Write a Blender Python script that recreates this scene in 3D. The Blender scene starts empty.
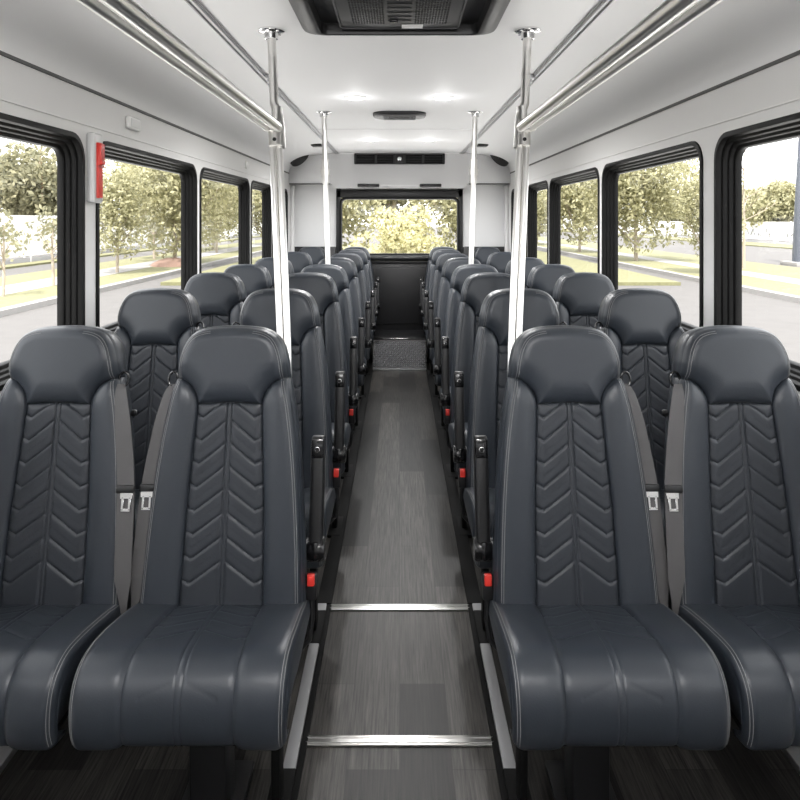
import bpy, bmesh, math, random
import numpy as np
from mathutils import Vector, Matrix

random.seed(7)
rng = np.random.default_rng(7)
S = bpy.context.scene
COL = S.collection
PI = math.pi

# ------------------------------------------------------------------ materials
def new_mat(name):
    m = bpy.data.materials.new(name)
    m.use_nodes = True
    nt = m.node_tree
    b = nt.nodes['Principled BSDF']
    return m, nt, b

def simple(name, col, rough=0.5, metal=0.0, spec=0.5, bump=0.0, bscale=60.0, coat=0.0, var=0.0):
    m, nt, b = new_mat(name)
    b.inputs['Base Color'].default_value = (*col, 1)
    b.inputs['Roughness'].default_value = rough
    b.inputs['Metallic'].default_value = metal
    b.inputs['Specular IOR Level'].default_value = spec
    b.inputs['Coat Weight'].default_value = coat
    tc = nt.nodes.new('ShaderNodeTexCoord')
    n = nt.nodes.new('ShaderNodeTexNoise')
    n.inputs['Scale'].default_value = bscale
    n.inputs['Detail'].default_value = 5
    nt.links.new(tc.outputs['Object'], n.inputs['Vector'])
    if bump > 0:
        bp = nt.nodes.new('ShaderNodeBump')
        bp.inputs['Strength'].default_value = bump
        bp.inputs['Distance'].default_value = 0.002
        nt.links.new(n.outputs['Fac'], bp.inputs['Height'])
        nt.links.new(bp.outputs['Normal'], b.inputs['Normal'])
    if var > 0:
        mx = nt.nodes.new('ShaderNodeMix'); mx.data_type = 'RGBA'
        mx.inputs[6].default_value = (*[c * (1 - var) for c in col], 1)
        mx.inputs[7].default_value = (*[min(1, c * (1 + var)) for c in col], 1)
        nt.links.new(n.outputs['Fac'], mx.inputs[0])
        nt.links.new(mx.outputs[2], b.inputs['Base Color'])
    return m

M = {}
M['leather'] = simple('black_leather', (0.023, 0.028, 0.036), 0.40, spec=0.52, bump=0.12, bscale=260, var=0.06)
M['leather_panel'] = simple('quilted_leather', (0.022, 0.0255, 0.032), 0.44, spec=0.48, bump=0.14, bscale=300, var=0.06)
M['thread'] = simple('grey_thread', (0.19, 0.19, 0.19), 0.7)
M['black_plastic'] = simple('black_plastic', (0.009, 0.009, 0.010), 0.40, bump=0.06, bscale=200)
M['black_gloss'] = simple('black_gloss', (0.006, 0.006, 0.007), 0.2)
M['rubber'] = simple('black_window_rubber', (0.004, 0.004, 0.004), 0.5, spec=0.2)
M['black_metal'] = simple('black_powder_metal', (0.006, 0.006, 0.007), 0.5)
M['belt'] = simple('grey_webbing', (0.075, 0.072, 0.073), 0.6, bump=0.3, bscale=500)
M['red'] = simple('red_plastic', (0.62, 0.035, 0.025), 0.35)
M['steel'] = simple('brushed_steel', (0.84, 0.83, 0.81), 0.30, metal=1.0, var=0.04, bscale=20)
M['chrome'] = simple('polished_chrome', (0.8, 0.8, 0.8), 0.12, metal=1.0)
M['alu'] = simple('satin_aluminium', (0.50, 0.50, 0.51), 0.42, metal=1.0, var=0.05, bscale=30)
M['wall'] = simple('grey_wall_panel', (0.72, 0.715, 0.71), 0.45, bump=0.03, bscale=150)
M['ceiling'] = simple('pale_ceiling_panel', (0.80, 0.80, 0.805), 0.6, bump=0.02, bscale=90)
M['bulkhead'] = simple('grey_bulkhead_panel', (0.58, 0.58, 0.585), 0.5, bump=0.05, bscale=200)
M['white_plastic'] = simple('white_plastic', (0.92, 0.92, 0.91), 0.35)
M['grey_plastic'] = simple('pale_grey_plastic', (0.66, 0.66, 0.66), 0.38)
M['seam'] = simple('dark_seam', (0.09, 0.09, 0.09), 0.6)
M['track_black'] = simple('matt_black_track', (0.004, 0.004, 0.004), 0.75, spec=0.15)
M['trackgrey'] = simple('grey_painted_track', (0.25, 0.25, 0.255), 0.45)
M['label'] = simple('white_label', (0.8, 0.8, 0.8), 0.6)
M['concrete'] = simple('pale_concrete', (0.27, 0.26, 0.25), 0.9, bump=0.3, bscale=4, var=0.12)
M['bounce_pad'] = simple('bounce_pad_concrete', (0.80, 0.79, 0.77), 0.9, bump=0.2, bscale=3, var=0.06)  # pale surface of the added pad that bounces light upwards
M['asphalt'] = simple('pale_asphalt', (0.105, 0.10, 0.097), 0.95, bump=0.3, bscale=2, var=0.15)
M['lawn'] = simple('dry_lawn', (0.17, 0.165, 0.085), 0.95, bump=0.8, bscale=6, var=0.35)
M['white_wall'] = simple('white_render', (0.85, 0.84, 0.84), 0.8, var=0.04, bscale=3)
M['dark_base'] = simple('grey_wall_base', (0.42, 0.41, 0.41), 0.8)
M['bark'] = simple('pale_bark', (0.34, 0.29, 0.23), 0.9, bump=0.6, bscale=20, var=0.25)
M['mulch'] = simple('red_brown_mulch', (0.24, 0.155, 0.12), 0.95, bump=0.8, bscale=15, var=0.3)
M['pole_paint'] = simple('blue_grey_pole', (0.09, 0.10, 0.125), 0.6)
M['greymark'] = simple('grey_paint', (0.35, 0.35, 0.37), 0.8)

def leaf_mat(name, c1, c2):
    m, nt, b = new_mat(name)
    geo = nt.nodes.new('ShaderNodeNewGeometry')
    rmp = nt.nodes.new('ShaderNodeMix'); rmp.data_type = 'RGBA'
    rmp.inputs[6].default_value = (*c1, 1); rmp.inputs[7].default_value = (*c2, 1)
    nt.links.new(geo.outputs['Random Per Island'], rmp.inputs[0])
    nt.links.new(rmp.outputs[2], b.inputs['Base Color'])
    b.inputs['Roughness'].default_value = 0.6
    tr = nt.nodes.new('ShaderNodeBsdfTranslucent')
    nt.links.new(rmp.outputs[2], tr.inputs['Color'])
    mx = nt.nodes.new('ShaderNodeMixShader'); mx.inputs[0].default_value = 0.4
    nt.links.new(b.outputs[0], mx.inputs[1]); nt.links.new(tr.outputs[0], mx.inputs[2])
    nt.links.new(mx.outputs[0], nt.nodes['Material Output'].inputs[0])
    return m
M['leaf_olive'] = leaf_mat('olive_leaves', (0.24, 0.235, 0.13), (0.50, 0.47, 0.29))
M['leaf_yellow'] = leaf_mat('yellow_green_leaves', (0.36, 0.35, 0.17), (0.58, 0.53, 0.32))
M['leaf_dark'] = leaf_mat('dark_leaves', (0.17, 0.17, 0.105), (0.38, 0.355, 0.22))

def glass_mat():
    m, nt, b = new_mat('window_glass')
    for n in list(nt.nodes):
        if n.type == 'BSDF_PRINCIPLED': nt.nodes.remove(n)
    t = nt.nodes.new('ShaderNodeBsdfTransparent'); t.inputs[0].default_value = (0.95, 0.95, 0.95, 1)
    g = nt.nodes.new('ShaderNodeBsdfGlossy'); g.inputs['Roughness'].default_value = 0.02
    lw = nt.nodes.new('ShaderNodeLayerWeight')
    pw = nt.nodes.new('ShaderNodeMath'); pw.operation = 'POWER'; pw.inputs[1].default_value = 5
    f = nt.nodes.new('ShaderNodeMath'); f.operation = 'MULTIPLY_ADD'; f.inputs[1].default_value = 0.6; f.inputs[2].default_value = 0.04
    nt.links.new(lw.outputs['Facing'], pw.inputs[0]); nt.links.new(pw.outputs[0], f.inputs[0])
    mx = nt.nodes.new('ShaderNodeMixShader')
    nt.links.new(f.outputs[0], mx.inputs[0]); nt.links.new(t.outputs[0], mx.inputs[1]); nt.links.new(g.outputs[0], mx.inputs[2])
    nt.links.new(mx.outputs[0], nt.nodes['Material Output'].inputs[0])
    return m
M['glass'] = glass_mat()

def floor_mat():
    m, nt, b = new_mat('dark_wood_vinyl')
    N = nt.nodes; L = nt.links
    tc = N.new('ShaderNodeTexCoord')
    mp = N.new('ShaderNodeMapping'); mp.inputs['Rotation'].default_value = (0, 0, PI / 2)
    L.new(tc.outputs['Object'], mp.inputs['Vector'])
    br = N.new('ShaderNodeTexBrick')
    br.inputs['Scale'].default_value = 1.0
    br.inputs['Mortar Size'].default_value = 0.0012
    br.inputs['Mortar Smooth'].default_value = 0.3
    br.inputs['Brick Width'].default_value = 0.92
    br.inputs['Row Height'].default_value = 0.145
    br.inputs['Color1'].default_value = (0.0, 0.0, 0.0, 1)
    br.inputs['Color2'].default_value = (1, 1, 1, 1)
    br.inputs['Mortar'].default_value = (0.1, 0.1, 0.1, 1)
    br.offset = 0.37
    L.new(mp.outputs[0], br.inputs['Vector'])
    mp2 = N.new('ShaderNodeMapping'); mp2.inputs['Scale'].default_value = (150, 5, 5)
    L.new(tc.outputs['Object'], mp2.inputs['Vector'])
    no = N.new('ShaderNodeTexNoise'); no.inputs['Scale'].default_value = 1.0; no.inputs['Detail'].default_value = 6
    no.inputs['Roughness'].default_value = 0.7
    L.new(mp2.outputs[0], no.inputs['Vector'])
    mp3 = N.new('ShaderNodeMapping'); mp3.inputs['Scale'].default_value = (22, 1.6, 1)
    L.new(tc.outputs['Object'], mp3.inputs['Vector'])
    no2 = N.new('ShaderNodeTexNoise'); no2.inputs['Scale'].default_value = 1.0; no2.inputs['Detail'].default_value = 3
    L.new(mp3.outputs[0], no2.inputs['Vector'])
    a = N.new('ShaderNodeMix'); a.data_type = 'RGBA'
    a.inputs[6].default_value = (0.008, 0.0076, 0.0072, 1); a.inputs[7].default_value = (0.042, 0.0395, 0.037, 1)
    L.new(br.outputs['Color'], a.inputs[0])
    rp = N.new('ShaderNodeValToRGB')
    rp.color_ramp.elements[0].position = 0.32; rp.color_ramp.elements[0].color = (0.15, 0.15, 0.15, 1)
    rp.color_ramp.elements[1].position = 0.68; rp.color_ramp.elements[1].color = (2.3, 2.26, 2.2, 1)
    L.new(no.outputs['Fac'], rp.inputs[0])
    rp2 = N.new('ShaderNodeValToRGB')
    rp2.color_ramp.elements[0].position = 0.3; rp2.color_ramp.elements[0].color = (0.75, 0.75, 0.75, 1)
    rp2.color_ramp.elements[1].position = 0.7; rp2.color_ramp.elements[1].color = (1.2, 1.2, 1.2, 1)
    L.new(no2.outputs['Fac'], rp2.inputs[0])
    mu = N.new('ShaderNodeMix'); mu.data_type = 'RGBA'; mu.blend_type = 'MULTIPLY'; mu.inputs[0].default_value = 1
    L.new(a.outputs[2], mu.inputs[6]); L.new(rp.outputs[0], mu.inputs[7])
    mu2 = N.new('ShaderNodeMix'); mu2.data_type = 'RGBA'; mu2.blend_type = 'MULTIPLY'; mu2.inputs[0].default_value = 1
    L.new(mu.outputs[2], mu2.inputs[6]); L.new(rp2.outputs[0], mu2.inputs[7])
    L.new(mu2.outputs[2], b.inputs['Base Color'])
    b.inputs['Roughness'].default_value = 0.40
    b.inputs['Specular IOR Level'].default_value = 0.2
    bp = N.new('ShaderNodeBump'); bp.inputs['Strength'].default_value = 0.25; bp.inputs['Distance'].default_value = 0.001
    L.new(no.outputs['Fac'], bp.inputs['Height']); L.new(bp.outputs[0], b.inputs['Normal'])
    return m
M['floor'] = floor_mat()

def emit_mat(name, col, strength):
    m, nt, b = new_mat(name)
    b.inputs['Base Color'].default_value = (0.9, 0.9, 0.9, 1)
    b.inputs['Emission Color'].default_value = (*col, 1)
    b.inputs['Emission Strength'].default_value = strength
    return m
M['lamp'] = emit_mat('lit_lens', (1, 0.98, 0.95), 16)

# ------------------------------------------------------------------ mesh helpers
class MB:
    """collects shapes; build() links them as ONE mesh object"""
    def __init__(self): self.v = []; self.f = []; self.flat = set()
    def add(self, verts, faces, flat=False):
        o = len(self.v)
        self.v.extend([tuple(map(float, p)) for p in verts])
        for f in faces:
            if flat: self.flat.add(len(self.f))
            self.f.append(tuple(int(i) + o for i in f))
        return self
    def bm(self, b, mat=None, flat=False):
        if mat is not None: bmesh.ops.transform(b, matrix=mat, verts=b.verts)
        b.verts.index_update()
        self.add([v.co[:] for v in b.verts], [[v.index for v in f.verts] for f in b.faces], flat)
        b.free(); return self
    def box(self, c, s, bev=0.0, seg=2, rot=None):
        b = bmesh.new()
        bmesh.ops.create_cube(b, size=1)
        bmesh.ops.scale(b, vec=s, verts=b.verts)
        if bev > 0:
            bmesh.ops.bevel(b, geom=b.edges[:], offset=bev, segments=seg, profile=0.5, affect='EDGES')
        m = Matrix.Translation(c)
        if rot is not None: m = m @ rot
        return self.bm(b, m, flat=(bev == 0))
    def grid(self, P, flip=False, wrap_u=False):
        """P: (n,m,3)"""
        n, m = P.shape[:2]
        o = len(self.v)
        self.v.extend(map(tuple, P.reshape(-1, 3).tolist()))
        mm = m if wrap_u else m - 1
        for i in range(n - 1):
            for j in range(mm):
                a = o + i * m + j; b_ = o + i * m + (j + 1) % m
                c = o + (i + 1) * m + (j + 1) % m; d = o + (i + 1) * m + j
                self.f.append((a, d, c, b_) if flip else (a, b_, c, d))
        return self
    def tube(self, pts, r, n=12, caps=True):
        pts = [Vector(p) for p in pts]
        rs = r if isinstance(r, (list, tuple)) else [r] * len(pts)
        rings = []; up = None
        for i, p in enumerate(pts):
            if i == 0: t = pts[1] - pts[0]
            elif i == len(pts) - 1: t = pts[-1] - pts[-2]
            else: t = (pts[i + 1] - p).normalized() + (p - pts[i - 1]).normalized()
            t.normalize()
            if up is None:
                up = Vector((0, 0, 1)) if abs(t.z) < 0.9 else Vector((0, 1, 0))
            a = t.cross(up).normalized(); b_ = a.cross(t).normalized(); up = b_
            rings.append([p + rs[i] * (math.cos(2 * PI * k / n) * a + math.sin(2 * PI * k / n) * b_) for k in range(n)])
        P = np.array([[q[:] for q in ring] for ring in rings])
        self.grid(P, wrap_u=True, flip=True)
        if caps:
            o = len(self.v) - n * len(pts)
            self.f.append(tuple(o + k for k in range(n)))
            e = o + n * (len(pts) - 1)
            self.f.append(tuple(e + n - 1 - k for k in range(n)))
        return self
    def lathe(self, prof, n=20, mat=None):
        """prof: (r,z) list, around z"""
        P = np.array([[(r * math.cos(2 * PI * k / n), r * math.sin(2 * PI * k / n), z) for k in range(n)] for r, z in prof])
        if mat is not None:
            A = np.array(mat)
            P = P @ A[:3, :3].T + A[:3, 3]
        o = len(self.v)
        self.grid(P, wrap_u=True)
        self.f.append(tuple(o + n - 1 - k for k in range(n)))
        e = o + n * (len(prof) - 1)
        self.f.append(tuple(e + k for k in range(n)))
        return self
    def build(self, name, mat, parent=None, smooth=True, merge=0.0):
        me = bpy.data.meshes.new(name)
        me.from_pydata(self.v, [], self.f)
        if merge:
            b = bmesh.new(); b.from_mesh(me)
            bmesh.ops.remove_doubles(b, verts=b.verts, dist=merge)
            bmesh.ops.recalc_face_normals(b, faces=b.faces)
            b.to_mesh(me); b.free()
        me.materials.append(M[mat] if isinstance(mat, str) else mat)
        if smooth:
            me.polygons.foreach_set('use_smooth', [True] * len(me.polygons))
            try: me.set_sharp_from_angle(angle=math.radians(38))
            except Exception: pass
        me.update()
        o = bpy.data.objects.new(name, me)
        COL.objects.link(o)
        if parent is not None: o.parent = parent
        return o

def tag(o, label=None, cat=None, group=None, kind=None):
    if label: o['label'] = label
    if cat: o['category'] = cat
    if group: o['group'] = group
    if kind: o['kind'] = kind
    return o

def empty(name, loc=(0, 0, 0), label=None, cat=None, group=None, kind=None):
    o = bpy.data.objects.new(name, None)
    o.empty_display_size = 0.1
    COL.objects.link(o); o.location = loc
    return tag(o, label, cat, group, kind)

def copy_tree(o, parent=None):
    c = o.copy(); COL.objects.link(c)
    if parent is not None: c.parent = parent
    for ch in o.children: copy_tree(ch, c)
    return c

def cr(pts, n):
    """Catmull-Rom through points, n samples per span"""
    p = [np.array(q, float) for q in pts]
    p = [2 * p[0] - p[1]] + p + [2 * p[-1] - p[-2]]
    out = []
    for i in range(1, len(p) - 2):
        for k in range(n):
            t = k / n
            out.append(0.5 * (2 * p[i] + (p[i + 1] - p[i - 1]) * t + (2 * p[i - 1] - 5 * p[i] + 4 * p[i + 1] - p[i + 2]) * t * t
                              + (3 * p[i] - p[i - 1] - 3 * p[i + 1] + p[i + 2]) * t ** 3))
    out.append(p[-2])
    return np.array(out)

def dist_poly(X, Y, poly):
    """distance from points to an open polyline"""
    A = poly[:-1]; B = poly[1:]
    d = np.full(X.shape, 1e9)
    for a, b in zip(A, B):
        ab = b - a; L2 = max(1e-12, ab @ ab)
        t = np.clip(((X - a[0]) * ab[0] + (Y - a[1]) * ab[1]) / L2, 0, 1)
        d = np.minimum(d, np.hypot(X - a[0] - t * ab[0], Y - a[1] - t * ab[1]))
    return d

# ------------------------------------------------------------------ dimensions
H = 1.5            # camera height above the bus floor
WX = 1.2           # side wall
ZS = 2.0           # top of side wall
ZC = 2.22          # ceiling
XC = 0.68          # where the cove meets the flat ceiling
Y0, YR = -1.6, 7.5 # front opening, rear wall
GZ = -0.85         # ground outside

# ------------------------------------------------------------------ setting: floor, walls, ceiling
fl = MB()
fl.box((0, (Y0 + YR) / 2, -0.03), (2 * WX + 0.14, YR - Y0 + 0.06, 0.06))
tag(fl.build('floor', 'floor', smooth=False), kind='structure')

c = []
for a in np.linspace(0, PI / 2, 15):
    c.append((XC + (WX - XC) * math.cos(a), ZS + (ZC - ZS) * math.sin(a)))
sec = c + [(-x, z) for x, z in reversed(c)]
out = [(x * 1.03, z + 0.05) for x, z in reversed(sec)]
ring = sec + out
P = np.array([[(x, y, z) for x, z in ring] for y in (Y0, YR + 0.1)])
ce = MB(); ce.grid(P, wrap_u=True)
tag(ce.build('ceiling', 'ceiling'), kind='structure')

WIN = [(-0.05, 1.12), (1.24, 2.55), (2.68, 3.97), (4.06, 5.37), (5.45, 6.28), (6.36, 7.2)]
WZ0, WZ1, WR = 1.0, 1.806, 0.085

def rrect(y0, y1, z0, z1, r, n=7):
    pts = []
    for cy, cz, a0 in ((y1 - r, z1 - r, 0), (y0 + r, z1 - r, 90), (y0 + r, z0 + r, 180), (y1 - r, z0 + r, 270)):
        for k in range(n + 1):
            a = math.radians(a0 + 90 * k / n)
            pts.append((cy + r * math.cos(a), cz + r * math.sin(a)))
    return pts

def side_wall(name, sx):
    mb = MB()
    def quad(y0, y1, z0, z1):
        q = [(sx * WX, y0, z0), (sx * WX, y1, z0), (sx * WX, y1, z1), (sx * WX, y0, z1)]
        mb.add(q, [(0, 1, 2, 3)] if sx < 0 else [(3, 2, 1, 0)])
    ys = [Y0] + [v for w in WIN for v in w] + [YR]
    quad(Y0, YR, -0.06, WZ0 - 0.1); quad(Y0, YR, WZ1 + 0.02, ZS)
    for i in range(0, len(ys), 2):
        quad(ys[i], ys[i + 1], WZ0 - 0.1, WZ1 + 0.02)
    for (a, b) in WIN:
        quad(a, b, WZ0 - 0.1, WZ0); quad(a, b, WZ1, WZ1 + 0.02)
        rr = rrect(a, b, WZ0, WZ1, WR)
        n = len(rr) // 4
        for k, cn in enumerate(((b, WZ1), (a, WZ1), (a, WZ0), (b, WZ0))):
            arc = rr[k * n:(k + 1) * n]
            vs = [(sx * WX, *cn)] + [(sx * WX, *p) for p in arc]
            fs = [(0, i + 1, i) if sx > 0 else (0, i, i + 1) for i in range(1, len(arc))]
            mb.add(vs, fs)
    o = mb.build(name, 'wall', smooth=False, merge=1e-4)
    # make all inner faces point inwards, then thicken outwards
    b = bmesh.new(); b.from_mesh(o.data)
    for f in b.faces:
        f.normal_update()
        if f.normal.x * sx > 0: f.normal_flip()
    b.to_mesh(o.data); b.free()
    md = o.modifiers.new('thickness', 'SOLIDIFY'); md.thickness = 0.06; md.offset = -1
    return tag(o, kind='structure')
side_wall('wall_left', -1); side_wall('wall_right', 1)

PROF = [(-0.014, 0.001), (-0.014, -0.006), (-0.008, -0.009), (0.004, -0.008), (0.007, -0.002), (0.008, 0.012), (0.016, 0.014), (0.018, 0.017),
        (0.019, 0.030), (0.027, 0.032), (0.029, 0.035), (0.030, 0.047), (0.040, 0.049), (0.042, 0.052), (0.043, 0.064), (0.043, 0.072)]
wn = 0
for sx, side in ((-1, 'left'), (1, 'right')):
    for i, (a, b) in enumerate(WIN):
        wn += 1
        fr = MB(); rows = []
        for ins, dep in PROF:
            rr = rrect(a + ins, b - ins, WZ0 + ins, WZ1 - ins * 1.05, max(0.02, WR - ins * 0.8))
            rows.append([(sx * (WX + dep), y, z) for y, z in rr])
        fr.grid(np.array(rows), wrap_u=True, flip=(sx > 0))
        f = tag(fr.build('window_%d' % wn, 'rubber'), kind='structure')
        g = MB()
        rr = rrect(a + 0.04, b - 0.04, WZ0 + 0.04, WZ1 - 0.05, 0.055)
        vs = [(sx * (WX + 0.068), y, z) for y, z in rr]
        g.add(vs, [tuple(range(len(vs)))], flat=True)
        g.build('glass_pane', 'glass', f, smooth=False)

fw = MB()
fw.box((0, Y0 - 0.04, 0.78), (2.4, 0.08, 1.66)); fw.box((0, Y0 - 0.04, 2.06), (2.4, 0.08, 0.42))  # unseen front wall, added and slotted to cut light on the cushion fronts
for sx in (-1, 0, 1): fw.box((sx * 1.14, Y0 - 0.04, 1.6), (0.12 if sx else 0.05, 0.08, 0.6))
tag(fw.build('wall_front_light_block', 'bulkhead', smooth=False), kind='structure')

# trims: dark seam where wall meets cove, bead above the windows, ceiling strips, ceiling joints
def strip(name, mat, c, s, bev=0.0):
    return tag(MB().box(c, s, bev).build(name, mat), kind='structure')
tn = 0
for sx in (-1, 1):
    tn += 1; strip('trim_%d' % tn, 'seam', (sx * (WX - 0.001), (Y0 + YR - 0.2) / 2, ZS), (0.012, YR - 0.2 - Y0, 0.011))
    tn += 1; strip('trim_%d' % tn, 'wall', (sx * (WX - 0.0005), (Y0 + YR) / 2, 1.862), (0.006, YR - Y0, 0.006), 0.0015)
    tn += 1
    t = MB()
    t.box((sx * XC, (Y0 + 7.3) / 2, ZC - 0.004), (0.040, 7.3 - Y0, 0.008), 0.002)
    t.box((sx * (XC - 0.011), (Y0 + 7.3) / 2, ZC - 0.009), (0.008, 7.3 - Y0, 0.012), 0.003)
    t.box((sx * (XC + 0.011), (Y0 + 7.3) / 2, ZC - 0.009), (0.008, 7.3 - Y0, 0.012), 0.003)
    tag(t.build('trim_%d' % tn, 'alu'), kind='structure')
for yy in (5.37,):
    tn += 1; strip('trim_%d' % tn, 'bulkhead', (0, yy, ZC - 0.001), (2 * XC - 0.05, 0.008, 0.003))
for sx in (-1, 1):   # small strip bracket on the ceiling track
    b = MB(); b.box((sx * (XC - 0.03), 3.36, ZC - 0.014), (0.03, 0.06, 0.026), 0.004); b.box((sx * (XC - 0.03), 3.36, ZC - 0.034), (0.018, 0.03, 0.02), 0.004)
    tag(b.build('rail_bracket', 'alu'), 'small metal bracket on the %s ceiling track beside the front pole' % ('left' if sx < 0 else 'right'), 'bracket')

# ------------------------------------------------------------------ rear end
YB = 7.3
rw = MB()
for sx in (-1, 1):
    if sx > 0: rw.box((0, YR + 0.04, 0.1), (1.4, 0.08, 0.32))
    rw.box((sx * 0.95, YR + 0.04, 1.06), (0.5, 0.08, 2.24))
rw.box((0, YR + 0.04, 2.03), (1.4, 0.08, 0.4))
tag(rw.build('wall_rear', 'grey_plastic', smooth=False), kind='structure')
# bulkhead box above the rear door
sec2 = [(x, z) for x, z in sec]
zb = 1.885
poly = [(WX - 0.003, zb)] + [(x * 0.998, z - 0.002) for x, z in sec2] + [(-WX + 0.003, zb), (-0.74, zb), (-0.70, 1.84), (0.70, 1.84), (0.74, zb)]
n = len(poly)
b_ = MB()
b_.add([(x, YB, z) for x, z in poly] + [(x, YR, z) for x, z in poly],
       [tuple(range(n))] + [(i, i + n, (i + 1) % n + n, (i + 1) % n) for i in range(n)])
tag(b_.build('trim_20', 'bulkhead', smooth=False, merge=1e-5), kind='structure')
tn = 20
tn += 1; strip('trim_%d' % tn, 'ceiling', (0, YB - 0.01, ZC - 0.006), (1.9 * XC, 0.018, 0.012), 0.004)
for sx in (-1, 1):
    tn += 1; strip('trim_%d' % tn, 'wall', (sx * (WX - 0.02), YR - 0.04, 1.0), (0.04, 0.07, 1.75), 0.012)
    tn += 1; strip('trim_%d' % tn, 'seam', (sx * 0.97, YB - 0.002, zb), (0.44, 0.012, 0.014))
    tn += 1; strip('trim_%d' % tn, 'black_plastic', (sx * 0.95, YR - 0.02, 0.6), (0.49, 0.04, 1.2), 0.01)

# rear door: black panel, framed window, ledge
dr = MB()
dr.box((0, YR - 0.02, 0.62), (1.40, 0.05, 0.80), 0.01)
dr.box((-0.672, YR - 0.02, 1.43), (0.056, 0.05, 0.82), 0.008); dr.box((0.672, YR - 0.02, 1.43), (0.056, 0.05, 0.82), 0.008)
dr.box((0, YR - 0.02, 1.785), (1.40, 0.05, 0.09), 0.008)
d = tag(dr.build('door_1', 'black_plastic'), kind='structure')
rows = []
for ins, dep in ((-0.012, 0.0), (-0.012, -0.035), (0.006, -0.042), (0.014, -0.03), (0.016, 0.0)):
    rows.append([(x, YR - 0.02 + dep, z) for x, z in rrect(-0.65 + ins, 0.65 - ins, 1.11 + ins, 1.735 - ins, 0.06 - ins * 0.5)])
MB().grid(np.array(rows), wrap_u=True).build('window_seal', 'rubber', d)
vs = [(x, YR - 0.03, z) for x, z in rrect(-0.645, 0.645, 1.115, 1.73, 0.05)]
MB().add(vs, [tuple(range(len(vs)))], flat=True).build('glass_pane', 'glass', d, smooth=False)
MB().box((0, YR - 0.045, 1.075), (1.36, 0.10, 0.06), 0.025, 4).box((0, YR - 0.04, 1.03), (1.38, 0.06, 0.025), 0.008).build('ledge', 'black_plastic', d)
MB().box((0, YR - 0.06, 0.66), (0.62, 0.03, 0.62), 0.012).build('door_panel', 'black_metal', d)

# air outlet grille, lock and the two black lamps on the bulkhead
v = empty('air_vent', (0, YB, 2.155), 'long black four-slot air vent on the bulkhead above the rear window', 'vent')
fr = MB()
for x in (-0.478, -0.255, -0.055, 0.055, 0.255, 0.478): fr.box((x, -0.012, 0), (0.022, 0.03, 0.11), 0.004)
fr.box((0, -0.012, 0.052), (0.97, 0.03, 0.012), 0.003).box((0, -0.012, -0.052), (0.97, 0.03, 0.012), 0.003)
fr.box((0, -0.01, 0), (0.10, 0.02, 0.10), 0.004)
fr.build('frame', 'black_plastic', v)
MB().box((0, -0.003, 0), (0.95, 0.006, 0.10)).build('backing', 'black_metal', v, smooth=False)
for (a, b2) in ((-0.465, -0.268), (-0.242, -0.068), (0.068, 0.242), (0.268, 0.465)):
    sl = MB()
    for k in range(5):
        sl.box(((a + b2) / 2, -0.012, -0.036 + 0.018 * k), (b2 - a, 0.014, 0.003), rot=Matrix.Rotation(0.5, 4, 'X'))
    sl.build('slats', 'black_gloss', v)
MB().lathe([(0.022, 0), (0.022, 0.006), (0.014, 0.010), (0.013, 0.006)], 18, Matrix.Translation((0, -0.02, 0)) @ Matrix.Rotation(PI / 2, 4, 'X')).build('lock', 'chrome', v)
for sx in (-1, 1):
    t = empty('marker_lamp', (sx * 0.335, YB, 1.868), 'black bar lamp on the %s end of the bulkhead lip above the rear window' % ('left' if sx < 0 else 'right'), 'lamp')
    MB().box((0, -0.022, 0), (0.235, 0.045, 0.034), 0.010, 3).build('housing', 'black_plastic', t)
    MB().box((0, -0.043, -0.003), (0.20, 0.008, 0.016), 0.003).build('lens', 'black_gloss', t)
b_ = MB().box((0, YB - 0.010, 1.866), (0.41, 0.02, 0.016), 0.004)
tag(b_.build('mounting_bar', 'grey_plastic'), 'slim grey bar between the two black lamps above the rear window', 'bar')

# step at the end of the aisle: sloping chequer plate riser and black platform
st = empty('aisle_step', (0, 6.72, 0), 'metal chequer plate step at the far end of the aisle', 'step')
w2 = 0.268
vs = [(-w2, 0, 0.004), (w2, 0, 0.004), (w2, 0.16, 0.285), (-w2, 0.16, 0.285), (-w2, 0.2, 0.285), (w2, 0.2, 0.285), (-w2, 0.2, 0.004), (w2, 0.2, 0.004)]
pl = MB().add(vs, [(0, 1, 2, 3), (3, 2, 5, 4), (0, 3, 4, 6), (1, 7, 5, 2), (4, 5, 7, 6), (0, 6, 7, 1)], flat=True)
nx, nz = 26, 13
for i in range(nx):
    for k in range(nz):
        u = -w2 + 0.012 + (2 * w2 - 0.024) * (i + 0.5) / nx
        q = 0.10 + 0.80 * (k + 0.5) / nz
        cx, cy, cz = u, 0.16 * q, 0.004 + 0.281 * q
        sg = 1 if (i + k) % 2 else -1
        ax = Vector((1, 0, 0)); az = Vector((0, 0.16, 0.281)).normalized(); nn = ax.cross(az).normalized()
        d1 = (ax + sg * az).normalized() * 0.0115; d2 = (ax - sg * az).normalized() * 0.0045
        c0 = Vector((cx, cy, cz))
        pts = [c0 + d1, c0 + d2, c0 - d1, c0 - d2, c0 + nn * 0.006]
        pl.add([p[:] for p in pts], [(0, 1, 4), (1, 2, 4), (2, 3, 4), (3, 0, 4)], flat=True)
rp_ = pl.build('riser_plate', simple('dark_chequer_plate', (0.05, 0.05, 0.052), 0.55, metal=0.6), st, smooth=False)
rp_.data.materials.append(M['alu'])
for p_ in rp_.data.polygons:
    if p_.index >= 6: p_.material_index = 1
MB().box((0, 0.16, 0.288), (2 * w2 + 0.004, 0.03, 0.012), 0.004).build('nosing', 'chrome', st)
MB().box((0, -0.004, 0.008), (2 * w2 + 0.004, 0.02, 0.016), 0.003).build('foot_strip', 'alu', st)
MB().box((0, 0.46, 0.142), (2 * w2, 0.52, 0.284), 0.004).build('platform', 'black_metal', st)

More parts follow.
